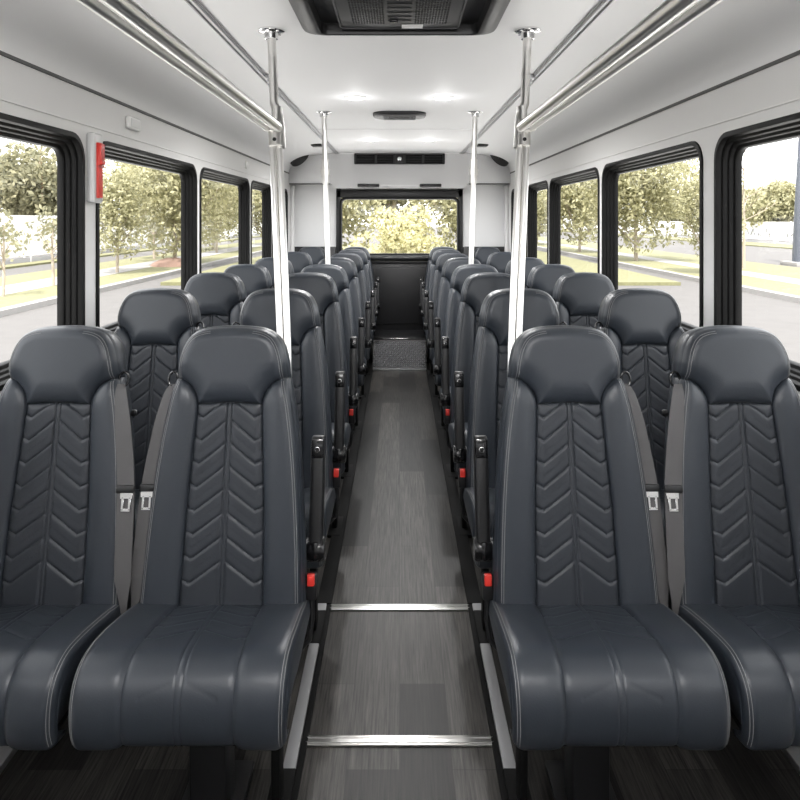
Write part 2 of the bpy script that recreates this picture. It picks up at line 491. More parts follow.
# aisle threshold strips and tracks
for yy, lab in ((2.606, 'far of the two metal floor strips across the aisle'), (1.938, 'near of the two metal floor strips across the aisle')):
    t = MB()
    t.box((0, yy, 0.003), (0.54, 0.038, 0.006), 0.002); t.box((0, yy - 0.009, 0.006), (0.54, 0.006, 0.004), 0.0015); t.box((0, yy + 0.009, 0.006), (0.54, 0.006, 0.004), 0.0015)
    tag(t.build('threshold_strip', 'steel'), lab, 'floor strip')
for sx in (-1, 1):
    tn += 1; strip('trim_%d' % tn, 'trackgrey', (sx * 0.300, (Y0 + 2.62) / 2, 0.006), (0.036, 2.62 - Y0, 0.012), 0.003)
    tn += 1; strip('trim_%d' % tn, 'track_black', (sx * 0.293, (2.62 + 6.7) / 2, 0.006), (0.058, 6.7 - 2.62, 0.012), 0.003)
    tn += 1; strip('trim_%d' % tn, 'track_black', (sx * 0.272, (Y0 + 2.62) / 2, 0.004), (0.018, 2.62 - Y0, 0.008), 0.002)
    tn += 1; strip('trim_%d' % tn, 'alu', (sx * 1.10, (Y0 + 6.9) / 2, 0.012), (0.045, 6.9 - Y0, 0.024), 0.004)

# ------------------------------------------------------------------ ceiling fittings
ac = empty('air_conditioner', (0, 1.96, ZC), 'black ceiling air conditioner unit with perforated grille panel', 'air conditioner')
def frame_ring(x, y, z0, prof, r):
    rows = []
    for ins, dz in prof:
        rows.append([(px, py, z0 + dz) for px, py in rrect(-x + ins, x - ins, -y + ins, y - ins, max(0.01, r - ins * 0.6), 6)])
    return np.array(rows)
MB().grid(frame_ring(0.352, 0.56, 0, [(0.0, 0.0), (0.0, -0.026), (0.006, -0.034), (0.05, -0.047), (0.06, -0.049), (0.068, -0.047), (0.07, -0.020), (0.07, 0.0)], 0.07), wrap_u=True, flip=True).build('bezel', 'black_plastic', ac)
MB().box((0, 0, -0.004), (0.58, 1.0, 0.008)).build('recess', 'black_metal', ac, smooth=False)
gp = MB().box((0, 0.18, -0.022), (0.43, 0.56, 0.028), 0.012, 3)
gp.build('grille_panel', 'black_plastic', ac)
for sx in (-1, 1):
    hol = MB()
    for i in range(12):
        for k in range(16):
            hol.box((sx * (0.055 + 0.0095 * i), 0.03 + 0.024 * k, -0.0365), (0.0055, 0.016, 0.002))
    hol.build('perforations', 'black_metal', ac, smooth=False)
gr2 = MB()
gr2.grid(frame_ring(0.215, 0.28, -0.036, [(0.004, 0.0), (0.004, -0.003), (0.010, -0.003), (0.010, 0.0)], 0.03) + np.array([0, 0.18, 0]), wrap_u=True, flip=True)
for k in range(9): gr2.box((0, 0.0 + 0.045 * k, -0.037), (0.08, 0.006, 0.003), 0.001)
gr2.build('grille_ribs', simple('dark_grey_plastic', (0.05, 0.05, 0.052), 0.4), ac)
lb = MB().box((0.045, 0.427, -0.0375), (0.075, 0.042, 0.002)); tag(lb.build('sticker', 'label', ac, smooth=False), 'white sticker')
MB().box((-0.02, 0.36, -0.038), (0.03, 0.02, 0.008), 0.003).build('latch', 'black_gloss', ac)

k = 0
names = {(-1, 3.98): 'nearer left round ceiling downlight, lit, before the black ceiling vent', (1, 3.98): 'nearer right round ceiling downlight, lit, before the black ceiling vent',
         (-1, 6.1): 'farther left round ceiling downlight, lit, behind the black ceiling vent', (1, 6.1): 'farther right round ceiling downlight, lit, behind the black ceiling vent',
         (-1, 0.2): 'left added unseen ceiling downlight overhead, before the air conditioner', (1, 0.2): 'right added unseen ceiling downlight overhead, before the air conditioner'}  # near pair is out of view, added to brighten front seats and cove
for (sx, yy), lab in names.items():
    t = empty('ceiling_downlight', (sx * 0.26, yy, ZC), lab, 'ceiling light', 'round ceiling downlights')
    MB().lathe([(0.066, 0.0), (0.066, -0.004), (0.060, -0.008), (0.050, -0.008), (0.048, -0.003), (0.0481, 0.0)], 28).build('rim', 'white_plastic', t)
    MB().lathe([(0.048, -0.002), (0.040, -0.006), (0.02, -0.008), (0.002, -0.0085)], 24).build('lens', 'lamp', t)
    for typ, en, z in ((('POINT', 17, -0.085),) if yy < 1 else (('POINT', 0.5, -0.10), ('SPOT', 34, -0.03))):
        ld = bpy.data.lights.new('downlight', typ); ld.energy = en; ld.shadow_soft_size = 0.03
        ld.color = (1, 0.99, 0.98)
        if typ == 'SPOT': ld.spot_size = 2.9; ld.spot_blend = 0.6
        lo = bpy.data.objects.new('downlight_beam', ld); COL.objects.link(lo); lo.location = (0, 0, z); lo.parent = t

cv = empty('ceiling_vent', (0, 4.60, ZC), 'flat black oval vent on the ceiling between the downlights', 'vent')
rows = []
for ins, dz in ((0, 0), (0, -0.014), (0.006, -0.022), (0.03, -0.027)):
    rows.append([(x, y, dz) for x, y in rrect(-0.18 + ins, 0.18 - ins, -0.13 + ins, 0.13 - ins, 0.10 - ins * 0.6, 8)])
bd = MB().grid(np.array(rows), wrap_u=True, flip=True)
o_ = len(bd.v) - len(rows[-1]); bd.f.append(tuple(o_ + i for i in range(len(rows[-1]))))
bd.build('body', 'black_plastic', cv)
gl = MB()
for k in range(7): gl.box((0, -0.075 + 0.025 * k, -0.028), (0.22, 0.008, 0.004), 0.001)
gl.build('louvre', 'black_gloss', cv)

# oval speakers and small black sensors on the coves
for sx in (-1, 1):
    sd = 'left' if sx < 0 else 'right'
    a = math.acos((1.05 - XC) / (WX - XC))
    px, pz = 1.05, ZS + (ZC - ZS) * math.sin(a)
    tx, tz = -(WX - XC) * math.sin(a), (ZC - ZS) * math.cos(a)
    ang = math.atan2(tz, tx)
    t = empty('ceiling_speaker', (sx * px, 7.12, pz), 'black oval speaker on the %s ceiling curve by the rear bulkhead' % sd, 'speaker')
    R = Matrix.Rotation(-ang * sx if sx > 0 else ang, 4, 'Y')
    T = Vector((tx * sx, 0, tz)).normalized(); NN = Vector((0, 1, 0)).cross(T).normalized()
    if NN.z > 0: NN = -NN
    T = Vector((-0.72 * sx, 0, 0.69)); NN = Vector((-0.69 * sx, 0, -0.72))
    NN = (NN * math.cos(0.75) + Vector((0, -1, 0)) * math.sin(0.75)).normalized(); YA = NN.cross(T).normalized()
    A = Matrix(((T.x, YA.x, NN.x, 0), (T.y, YA.y, NN.y, 0), (T.z, YA.z, NN.z, 0), (0, 0, 0, 1)))
    prof = [(1.0, -0.07), (1.0, 0.008), (0.93, 0.014), (0.86, 0.013)]
    P = np.array([[(r * 0.12 * math.cos(2 * PI * k / 32), r * 0.075 * math.sin(2 * PI * k / 32), z) for k in range(32)] for r, z in prof])
    P = P @ np.array(A)[:3, :3].T
    MB().grid(P, wrap_u=True).build('bezel', 'black_plastic', t)
    prof = [(0.88, 0.010), (0.6, 0.018), (0.3, 0.021), (0.01, 0.022)]
    P = np.array([[(r * 0.12 * math.cos(2 * PI * k / 32), r * 0.075 * math.sin(2 * PI * k / 32), z) for k in range(32)] for r, z in prof]) @ np.array(A)[:3, :3].T
    MB().grid(P, wrap_u=True).build('grille', simple('speaker_mesh', (0.02, 0.02, 0.02), 0.7, bump=0.6, bscale=400), t)
    s = MB().box((sx * 0.79, 6.44, ZS + (ZC - ZS) * math.sqrt(1 - ((0.79 - XC) / (WX - XC)) ** 2) - 0.008), (0.10, 0.14, 0.022), 0.009, 3)
    tag(s.build('ceiling_sensor', 'black_gloss'), 'small flat black sensor on the ceiling just outside the %s track near the rear' % sd, 'sensor')

# left wall fittings
er = empty('window_release', (-WX, 2.622, 1.70), 'pale grey window release box with a red handle on the first left pillar', 'emergency release')
MB().box((0.016, 0, 0), (0.034, 0.084, 0.272), 0.012, 3).build('housing', 'grey_plastic', er)
hb = MB()
hb.box((0.036, -0.006, -0.010), (0.016, 0.036, 0.215), 0.004, 2)
hb.box((0.042, -0.006, 0.052), (0.020, 0.038, 0.085), 0.006, 2); hb.box((0.046, -0.006, 0.020), (0.020, 0.030, 0.016), 0.004)
hb.build('handle', 'red', er)
MB().box((0.044, -0.006, 0.004), (0.012, 0.038, 0.007), 0.001).build('catch', simple('dark_red_plastic', (0.35, 0.02, 0.02), 0.4), er)
t = empty('wall_lamp', (-WX, 3.02, 1.928), 'white rounded plastic cover on the left wall above the second window', 'wall light')
MB().box((0.009, 0, 0), (0.018, 0.135, 0.056), 0.008, 3).build('body', 'white_plastic', t)
MB().box((0.019, 0, 0), (0.004, 0.10, 0.036), 0.0015).build('lens', 'label', t)
t = empty('wall_button', (-WX, 5.26, 1.925), 'small round white button on the left wall above the third window', 'button')
MB().lathe([(0.03, 0), (0.03, 0.012), (0.022, 0.018), (0.002, 0.02)], 20, Matrix.Rotation(PI / 2, 4, 'Y')).build('body', 'white_plastic', t)

# ------------------------------------------------------------------ grab poles and rails
def lerp3(a, b, t): return tuple(a[i] + (b[i] - a[i]) * t for i in range(3))
def flange(p, sgn=-1, r=0.05):
    return MB().lathe([(r, 0), (r, 0.006 * sgn), (r * 0.8, 0.010 * sgn), (r * 0.55, 0.012 * sgn), (r * 0.5, 0.035 * sgn), (r * 0.42, 0.036 * sgn)] if sgn > 0 else
                      [(r, 0), (r, -0.006), (r * 0.8, -0.010), (r * 0.55, -0.012), (r * 0.5, -0.035), (r * 0.42, -0.036)], 24, Matrix.Translation(p))
def screw1(p, k, r=0.038, z=-0.009):
    a = PI / 4 + k * PI / 2
    return MB().lathe([(0.007, 0.004), (0.007, 0), (0.005, -0.004), (0.001, -0.0045)], 10, Matrix.Translation((p[0] + r * math.cos(a), p[1] + r * math.sin(a), p[2] + z)))
for sx in (-1, 1):
    sd = 'left' if sx < 0 else 'right'
    top = (sx * 0.487, 2.565, ZC); bot = (sx * 0.305, 2.05, 0.0); foot = (sx * 0.385, 2.03, 0.0)
    P = empty('grab_pole', foot, 'tall near steel grab pole with a double lower tube behind the front %s seats' % sd, 'grab pole', 'steel grab poles')
    L = lambda p: (p[0] - foot[0], p[1] - foot[1], p[2] - foot[2])
    at = lambda z, dx=0: tuple(np.array(lerp3(bot, top, z / ZC)) + np.array([dx * sx, 0, 0]))
    low = lambda dx: [L(at(1.775, dx)), L(at(1.05, dx)), L(at(0.98, dx + 0.002)), L((foot[0] + sx * dx, 2.13, 0.45)), L((foot[0] + sx * dx, foot[1], 0.0))]
    MB().tube([L(top), L(at(1.97)), L(at(1.93, 0.001)), L(at(1.88, -0.014)), L(at(1.84, -0.018)), L(at(1.76, -0.018))], 0.0165, 16).build('upper_tube', 'steel', P)
    MB().tube(low(0.0125), 0.0122, 14).build('lower_tube', 'steel', P)
    MB().tube(low(-0.0125), 0.0122, 14).build('lower_tube', 'steel', P)
    MB().tube([L(at(1.915, -0.010)), L(at(1.85, -0.006))], [0.019, 0.021], 16).tube([L(at(1.855, -0.002)), L(at(1.765, 0))], 0.027, 20).build('sleeve', 'steel', P)
    sp = L(at(1.79, 0)); MB().lathe([(0.007, 0), (0.007, 0.004), (0.004, 0.006), (0.001, 0.006)], 12, Matrix.Translation((sp[0], sp[1] - 0.026, sp[2])) @ Matrix.Rotation(PI / 2, 4, 'X')).build('screw', 'black_metal', P)
    flange(L(top)).build('ceiling_flange', 'chrome', P)
    for k in range(4): screw1(L(top), k).build('flange_screw', 'chrome', P)
    flange(L(foot), 1, 0.035).build('floor_flange', 'chrome', P)
    # rail
    e = at(1.836, -0.012)
    R_ = empty('grab_rail', (e[0], e[1], e[2]), 'overhead double steel grab rail running from the near %s pole towards the camera' % sd, 'grab rail', 'overhead grab rails')
    n0 = (sx * -0.022, -3.2, 0.0)
    MB().tube([(0, -0.015, 0), n0], 0.017, 18).build('rail_tube', 'steel', R_)
    MB().tube([(sx * 0.033, -0.03, -0.008), (n0[0] + sx * 0.033, n0[1], -0.008)], 0.010, 14).build('thin_tube', 'steel', R_)
    MB().tube([(sx * 0.006, -0.03, 0.0), (sx * 0.006, 0.012, 0.0)], 0.023, 18).box((sx * 0.022, -0.035, -0.004), (0.055, 0.02, 0.024), 0.006).build('clamp', 'steel', R_)
    for yy in (-2.2,): MB().box((n0[0] * -yy / 3.2 + sx * 0.022, yy, -0.004), (0.06, 0.022, 0.02), 0.005).build('clamp', 'steel', R_)
    # far pole
    top = (sx * 0.505, 4.50, ZC); bot = foot = (sx * 0.44, 4.46, 0.0)
    P = empty('grab_pole', bot, 'thin far steel grab pole rising behind the fourth %s aisle seat' % sd, 'grab pole', 'steel grab poles')
    MB().tube([L(top), L(bot)], 0.017, 16).build('pole_tube', 'steel', P)
    j = MB().tube([L(at(1.90)), L(at(1.74))], 0.025, 18); j.tube([L(at(1.835)), L(at(1.795))], 0.032, 18); j.build('sleeve', 'steel', P)
    flange(L(top)).build('ceiling_flange', 'chrome', P); flange(L(bot), 1, 0.045).build('floor_flange', 'chrome', P)

# ------------------------------------------------------------------ the seat
TILT = math.radians(11)
EX = np.array([1., 0, 0]); ES = np.array([0, math.sin(TILT), math.cos(TILT)]); EN = np.array([0, -math.cos(TILT), math.sin(TILT)])
B0 = np.array([0, 0.0, 0.47])
SMIN = -0.06
OUT = cr([(0.219, SMIN), (0.218, 0.0), (0.212, 0.15), (0.202, 0.30), (0.190, 0.42), (0.174, 0.528), (0.1575, 0.602), (0.1515, 0.65), (0.139, 0.692),
          (0.119, 0.722), (0.090, 0.738), (0.050, 0.745), (0.0, 0.7475)], 8)
_i = int(np.argmin(np.abs(OUT[:, 1] - 0.602)))
SN = OUT[_i, 1]; WN = OUT[_i, 0]
def w_of(s):  # half width below the notch
    return np.interp(s, OUT[:_i + 1, 1], OUT[:_i + 1, 0])
def wi_of(s):
    return np.interp(s, [SMIN, 0.25, 0.528, 1], [0.113, 0.106, 0.090, 0.090])
def head_bottom(t):  # t 0..1 from the panel corner to the notch
    s = 0.528 + (SN - 0.528) * np.sqrt(np.clip(1 - (1 - t) ** 2, 0, 1))
    s = np.where(t >= 1, SN, s)
    x = wi_of(s) + (w_of(s) - wi_of(s)) * t
    return x, s
tt = 1 - np.cos(np.linspace(0, PI / 2, 25))
tt = np.linspace(0, 1, 25) ** 1.6
hx, hs = head_bottom(tt)
xc = np.linspace(0, 0.09, 10)[:-1]
cen = np.stack([xc, 0.528 + 0.006 * (1 - (xc / 0.09) ** 2)], 1)
HB = np.vstack([cen, np.stack([hx, hs], 1)])           # head crease, right half
HBF = np.vstack([HB[::-1] * [-1, 1], HB[1:]])
OUTF = np.vstack([OUT * [-1, 1], OUT[::-1][1:]])
ss = np.linspace(SMIN, 0.528, 30)
SEAML = np.stack([-wi_of(ss), ss], 1); SEAMR = np.stack([wi_of(ss), ss], 1)

def puff(e, r): 
    q = np.clip(e / r, 0, 1); return np.sqrt(np.clip(1 - (1 - q) ** 2, 0, 1))
def edge_drop(x, s, R=0.030):
    e = dist_poly(x, s, OUTF)
    q = np.clip(R - e, 0, R); return R - np.sqrt(np.clip(R * R - q * q, 0, None))
def F_bolster(x, s):
    e = np.minimum(dist_poly(np.abs(x), s, SEAMR), dist_poly(np.abs(x), s, HB))
    return -0.006 + 0.026 * puff(e, 0.055) - edge_drop(x, s)
def F_head(x, s):
    e = dist_poly(np.abs(x), s, HB)
    return -0.006 + 0.034 * puff(e, 0.065) - edge_drop(x, s, 0.036)
CHP, CHT, CHK = 0.0618, 0.059, 0.078
def chevron(u, s, V, t0, pitch, kink=0.78, amp=0.0055, sig=0.0032, kmax=8):
    off = np.where(u < kink, -V * u, -V * kink + 0.6 * V * (u - kink))
    base = s - off
    c0 = t0 + V * kink
    kk = np.clip(np.round((base - c0) / pitch), 0, kmax)
    ds = base - (c0 + kk * pitch)
    g = -amp * np.exp(-np.abs(ds) / sig) 
    saw = np.where(ds < 0, 0.0022 * np.exp(ds / 0.018), 0.0)   # pillow lip under each stitched line
    return g + saw
def F_panel(x, s):
    wi = wi_of(s)
    u = np.clip(np.abs(x) / wi, 0, 1)
    e = np.minimum(wi - np.abs(x), 0.531 - s)
    f = -0.006 + 0.008 * puff(np.clip(e, 0, None), 0.02)
    f = f + chevron(u, s, CHK, CHT, CHP) * np.clip((np.abs(x) - 0.006) / 0.004, 0, 1)
    f -= 0.004 * np.exp(-((np.abs(x) - 0.006) / 0.0022) ** 2)
    return f
def back_pt(x, s, f):
    x, s, f = np.asarray(x), np.asarray(s), np.asarray(f)
    return B0 + x[..., None] * EX + s[..., None] * ES + f[..., None] * EN

def mesh_panel():
    nu, nv = 72, 200
    u = np.linspace(-1, 1, nu); mb = MB()
    r = np.linspace(0, 1, nv)
    U, R_ = np.meshgrid(u, r)
    top = 0.528 + 0.006 * (1 - U ** 2)
    s = SMIN + R_ * (top - SMIN); x = U * wi_of(s)
    return mb.grid(back_pt(x, s, F_panel(x, s)))
def mesh_bolsters():
    mb = MB()
    t = np.concatenate([np.linspace(0, 0.3, 9)[:-1], np.linspace(0.3, 0.8, 8)[:-1], 1 - 0.2 * np.linspace(1, 0, 12) ** 1.7])
    r = np.concatenate([np.linspace(0, 0.85, 26)[:-1], np.linspace(0.85, 1, 18)])
    T, R_ = np.meshgrid(t, r)
    _, stop = head_bottom(T)
    s = SMIN + R_ * (stop - SMIN); x = wi_of(s) + (w_of(s) - wi_of(s)) * T
    f = F_bolster(x, s)
    mb.grid(back_pt(x, s, f)); mb.grid(back_pt(-x, s, f), flip=True)
    # side gusset and rear shell
    O = OUTF; fe = np.where(O[:, 1] > SN, F_head(O[:, 0], O[:, 1]), F_bolster(O[:, 0], O[:, 1]))
    dO = np.gradient(O, axis=0); nrm = np.stack([-dO[:, 1], dO[:, 0]], 1); nrm /= np.linalg.norm(nrm, axis=1)[:, None] + 1e-9
    cdir = O - np.array([0, 0.35]); sg = np.sign((nrm * cdir).sum(1)); nrm *= sg[:, None]
    rows = []
    for off, dep, k in ((-0.0005, 0.001, 1), (0.003, -0.006, 1), (0.0045, -0.012, 1), (0.006, -0.045, 0), (0.003, -0.072, 0), (-0.004, -0.082, 0), (-0.02, -0.09, 0), (-0.06, -0.098, 0)):
        q = O + nrm * off
        f = fe + dep if k else np.full(len(O), dep)
        if off < -0.01:
            sc = 1 + off * 4
            q = np.stack([O[:, 0] * sc, 0.35 + (O[:, 1] - 0.35) * (1 + off * 1.4)], 1)
        rows.append(back_pt(q[:, 0], q[:, 1], np.minimum(f, 1)))
    last = rows[-1].copy(); last[:, 0] *= 0.02; rows.append(last)
    mb.grid(np.array(rows))
    return mb
def mesh_head():
    Bd = np.vstack([HBF, OUT[_i + 1:], (OUT[_i + 1:-1] * [-1, 1])[::-1]])
    c = np.array([0, 0.635])
    rho = 1 - (1 - np.linspace(0, 1, 22)) ** 1.0
    rho = np.concatenate([np.linspace(0.02, 0.55, 9)[:-1], np.linspace(0.55, 1, 20)])
    P = c + rho[:, None, None] * (Bd - c)[None]
    x, s = P[..., 0], P[..., 1]
    pt = back_pt(x, s, F_head(x, s))
    mb = MB(); mb.grid(pt, wrap_u=True)
    o = len(mb.v) - pt.shape[0] * pt.shape[1]
    mb.f.append(tuple(o + k for k in range(pt.shape[1]))[::-1])
    return mb
def mesh_stitch(sg):
    mb = MB()
    if True:
        for ins in (0.010, 0.0155):
            O = OUT.copy(); dO = np.gradient(O, axis=0); n_ = np.stack([-dO[:, 1], dO[:, 0]], 1); n_ /= np.linalg.norm(n_, axis=1)[:, None]
            O = O[:-10]; n_ = n_[:-10]
            q = O + n_ * ins
            f = np.where(q[:, 1] > SN - 0.005, F_head(q[:, 0], q[:, 1]), F_bolster(q[:, 0], q[:, 1]))
            mb.tube(back_pt(q[:, 0] * sg, q[:, 1], f + 0.0002), 0.0009, 5)
    return mb

# cushion
CP = cr([(0.10, 0.452), (0.03, 0.468), (-0.06, 0.494), (-0.15, 0.516), (-0.22, 0.529), (-0.265, 0.531), (-0.298, 0.520), (-0.322, 0.497),
         (-0.334, 0.464), (-0.337, 0.425), (-0.332, 0.392), (-0.318, 0.364), (-0.285, 0.355)], 10)
CP[:, 0] = np.where(CP[:, 0] < -0.06, -0.06 + (CP[:, 0] + 0.06) * 1.085, CP[:, 0])
CL = np.concatenate([[0], np.cumsum(np.hypot(*np.diff(CP, axis=0).T))])
CW = 0.237
def cush_prof(l):
    y = np.interp(l, CL, CP[:, 0]); z = np.interp(l, CL, CP[:, 1])
    e = 0.004
    dy = np.interp(l + e, CL, CP[:, 0]) - np.interp(l - e, CL, CP[:, 0]); dz = np.interp(l + e, CL, CP[:, 1]) - np.interp(l - e, CL, CP[:, 1])
    nn = np.hypot(dy, dz) + 1e-9
    return y, z, dz / nn, -dy / nn     # normal (pointing up / forward)
def cush_w(l): return np.interp(l, [0, 0.12, 0.30, CL[-1]], [CW - 0.006, CW - 0.002, CW, CW - 0.004])
def cush_pt(x, l, f):
    y, z, ny, nz = cush_prof(l)
    return np.stack([x, y + ny * f, z + nz * f], -1)
def F_cush(x, l):
    W = cush_w(l); ci = np.interp(l, [0, 0.4, CL[-1]], [0.108, 0.122, 0.122])
    e_out = W - np.abs(x)
    R = 0.026; q = np.clip(R - e_out, 0, R)
    f = -(R - np.sqrt(np.clip(R * R - q * q, 0, None)))
    d = np.abs(x) - ci
    f = f - 0.005 * np.exp(-np.abs(d) / 0.005)
    f = f + np.where(d > 0, 0.007 * puff(np.clip(d, 0, None), 0.05), 0.0)
    ins = d < 0
    u = np.clip(np.abs(x) / ci, 0, 1)
    s = 0.50 - l
    ch = chevron(u, s, 0.07, 0.165, 0.066, amp=0.0035, sig=0.004, kmax=4) * np.clip((np.abs(x) - 0.006) / 0.004, 0, 1)
    # one wide stitched vee on the front face
    v = (l - 0.455) + 0.55 * (0.0 - np.abs(x)) * -1.0
    vee = -0.0014 * np.exp(-np.abs((l - 0.452) - 0.42 * np.abs(x)) / 0.004) * (np.abs(x) < 0.085)
    f = f + np.where(ins, ch + vee, 0)
    f = f - np.where(ins, 0.0032 * np.exp(-((np.abs(x) - 0.006) / 0.0022) ** 2), 0)
    return f
def mesh_cushion():
    h = np.concatenate([np.linspace(0, 0.70, 46)[:-1], np.linspace(0.70, 0.88, 5)[:-1], 1 - 0.12 * np.linspace(1, 0, 12) ** 1.6])
    uu = np.concatenate([-h[::-1][:-1], h])
    ll = np.linspace(0, CL[-1], 150)
    U, Lg = np.meshgrid(uu, ll)
    x = U * cush_w(Lg)
    mb = MB(); mb.grid(cush_pt(x, Lg, F_cush(x, Lg)), flip=True)
    for sg in (1, -1):
        W = cush_w(ll); e = cush_pt(sg * W, ll, F_cush(sg * W, ll))
        rows = [e]
        for t in (0.06, 0.2, 0.45, 0.7, 0.9, 1.0):
            q = e.copy(); q[:, 2] = e[:, 2] + (0.364 - e[:, 2]) * t
            zz = np.clip((0.50 - q[:, 2]) / 0.136, 0, 1)
            q[:, 0] = sg * (np.abs(e[:, 0]) + 0.004 * min(1, t * 8) - 0.040 * zz ** 2 * t)
            rows.append(q)
        mb.grid(np.array(rows), flip=(sg < 0))
    return mb
def mesh_cush_stitch(sg):
    mb = MB(); ll = np.linspace(0.06, CL[-1] - 0.05, 40)
    if True:
        for ins in (0.008, 0.0135):
            x = sg * (cush_w(ll) - ins)
            mb.tube(cush_pt(x, ll, F_cush(x, ll) + 0.0002), 0.0009, 5)
    return mb

MESH = {}
def part(key, name, mat, parent, fn, label=None, **kw):
    if key in MESH:
        o = bpy.data.objects.new(name, MESH[key]); COL.objects.link(o); o.parent = parent
    else:
        o = fn().build(name, mat, parent, **kw); MESH[key] = o.data
    if label: o['label'] = label
    return o

def ribbon(path, widths, th=0.0018):
    """path: list of centre points; width direction ~ x; thin slab"""
    P = []
    for p, w in zip(path, widths):
        p = np.array(p)
        P.append([p + [-w / 2, 0, 0] - EN * th, p + [w / 2, 0, 0] - EN * th, p + [w / 2, 0, 0] + EN * th, p + [w / 6, 0, 0] + EN * (th + 0.001), p + [-w / 6, 0, 0] + EN * (th + 0.0005), p + [-w / 2, 0, 0] + EN * th])
    return MB().grid(np.array(P), wrap_u=True, flip=False)

def bpt(x, s, f): return back_pt(np.array(x), np.array(s), np.array(f))

def make_seat(kind, a):
    """kind: 'aisle' or 'window'; a: sign of the direction in which the aisle lies (local x)"""
    t = empty('passenger_seat')
    cu_ = part('cushion', 'cushion', 'leather', t, mesh_cushion)
    if kind == 'window': cu_.scale = (0.94, 1, 1)
    bk_ = part('backrest', 'backrest', 'leather', t, mesh_bolsters)
    part('panel', 'quilted_panel', 'leather_panel', t, mesh_panel)
    hd = part('head', 'headrest', 'leather', t, mesh_head)
    for sg in (1, -1):
        part('stitch%d' % sg, 'stitching', 'thread', bk_, lambda: mesh_stitch(sg))
        part('cstitch%d' % sg, 'stitching', 'thread', cu_, lambda: mesh_cush_stitch(sg))
    # frame below the cushion
    def frame():
        m = MB()
        m.box((0, -0.10, 0.335), (0.34, 0.36, 0.045), 0.01)
        m.box((0, 0.055, 0.40), (0.30, 0.05, 0.16), 0.008)
        return m
    part('frame', 'seat_frame', 'black_metal', t, frame)
    if kind == 'aisle':
        def ped():
            m = MB()
            m.box((0, -0.075, 0.16), (0.095, 0.10, 0.31), 0.012)
            m.box((0, -0.075, 0.008), (0.16, 0.26, 0.016), 0.004)
            m.box((a * 0.09, -0.03, 0.30), (0.05, 0.07, 0.03), 0.006)
            return m
        part('ped%d' % a, 'pedestal', 'black_metal', t, ped)
        def side():
            m = MB()
            m.box((a * 0.165, -0.07, 0.17), (0.022, 0.06, 0.32), 0.004); m.box((a * 0.168, -0.07, 0.007), (0.06, 0.20, 0.014), 0.003)
            return m
        part('side%d' % a, 'leg', 'track_black', t, side)
    else:
        def arm():
            m = MB()
            m.box((-a * 0.155, -0.08, 0.325), (0.232, 0.05, 0.04), 0.006); m.box((-a * 0.262, -0.08, 0.33), (0.012, 0.16, 0.10), 0.003)
            m.box((a * 0.12, -0.08, 0.325), (0.18, 0.05, 0.035), 0.006)
            return m
        part('arm%d' % a, 'wall_bracket', 'black_metal', t, arm)
    # belt on the inner side
    b = -a if kind == 'aisle' else a
    lift = -0.004 if kind == 'aisle' else 0.014
    pts = [(0.172, 0.585, -0.020), (0.180, 0.555, -0.006), (0.194, 0.48, 0.0), (0.207, 0.39, 0.0), (0.217, 0.31, 0.002), (0.222, 0.22, 0.004), (0.226, 0.12, 0.006), (0.229, 0.075, 0.007), (0.234, 0.02, 0.005), (0.238, -0.02, 0.0)]
    if kind == 'window': pts = [(x * 0.98, s, f) for x, s, f in pts]
    else: pts = [(x * 0.97, s, f) for x, s, f in pts]
    wd = [0.022, 0.034, 0.043, 0.046, 0.047, 0.046, 0.046, 0.044, 0.022, 0.012]
    key = '%s%d' % (kind, a)
    C = cr([bpt(b * x, s, f + lift) for x, s, f in pts], 4); Wd = np.interp(np.linspace(0, len(wd) - 1, len(C)), range(len(wd)), wd)
    bl = part('belt' + key, 'seat_belt', 'belt', t, lambda: ribbon(C, Wd))
    cx, cs, cf = b * (0.211 if kind == 'aisle' else 0.214), 0.305, lift + 0.006
    RT = Matrix.Rotation(-TILT, 4, 'X')
    part('clip' + key, 'belt_stop', 'black_plastic', bl, lambda: MB().box(tuple(bpt(cx, cs, cf)), (0.050, 0.012, 0.020), 0.004, 2, RT))
    def tongue():
        m = MB(); p = lambda dx, ds: tuple(bpt(cx + b * 0.004 + dx, cs - 0.012 + ds, cf + 0.002))
        m.box(p(0, -0.004), (0.034, 0.003, 0.018), 0.001, 1, RT)
        m.box(p(-0.0095, -0.026), (0.007, 0.003, 0.036), 0.001, 1, RT); m.box(p(0.0095, -0.026), (0.007, 0.003, 0.036), 0.001, 1, RT); m.box(p(0, -0.042), (0.026, 0.003, 0.008), 0.001, 1, RT)
        return m
    tag(part('tongue' + key, 'latch_plate', 'chrome', bl, tongue), 'chrome latch plate')
    def guide():
        m = MB(); c0 = bpt(b * 0.170, 0.598, -0.022)
        ringp = [tuple(c0 + np.array([0.014 * math.cos(q), 0, 0]) + ES * 0.020 * math.sin(q)) for q in np.linspace(0, 2 * PI, 17)]
        return m.tube(ringp, 0.0035, 8, caps=False)
    part('guide' + key, 'belt_guide', 'black_gloss', t, guide)
    if kind == 'window':
        def cap():
            m = MB(); m.lathe([(0.010, 0), (0.010, 0.01), (0.006, 0.014), (0.001, 0.014)], 12, Matrix.Translation(tuple(bpt(b * 0.186, 0.50, -0.06))) @ Matrix.Rotation(b * PI / 2, 4, 'Y'))
            return m
        part('cap' + key, 'bolt_cap', 'black_plastic', t, cap)
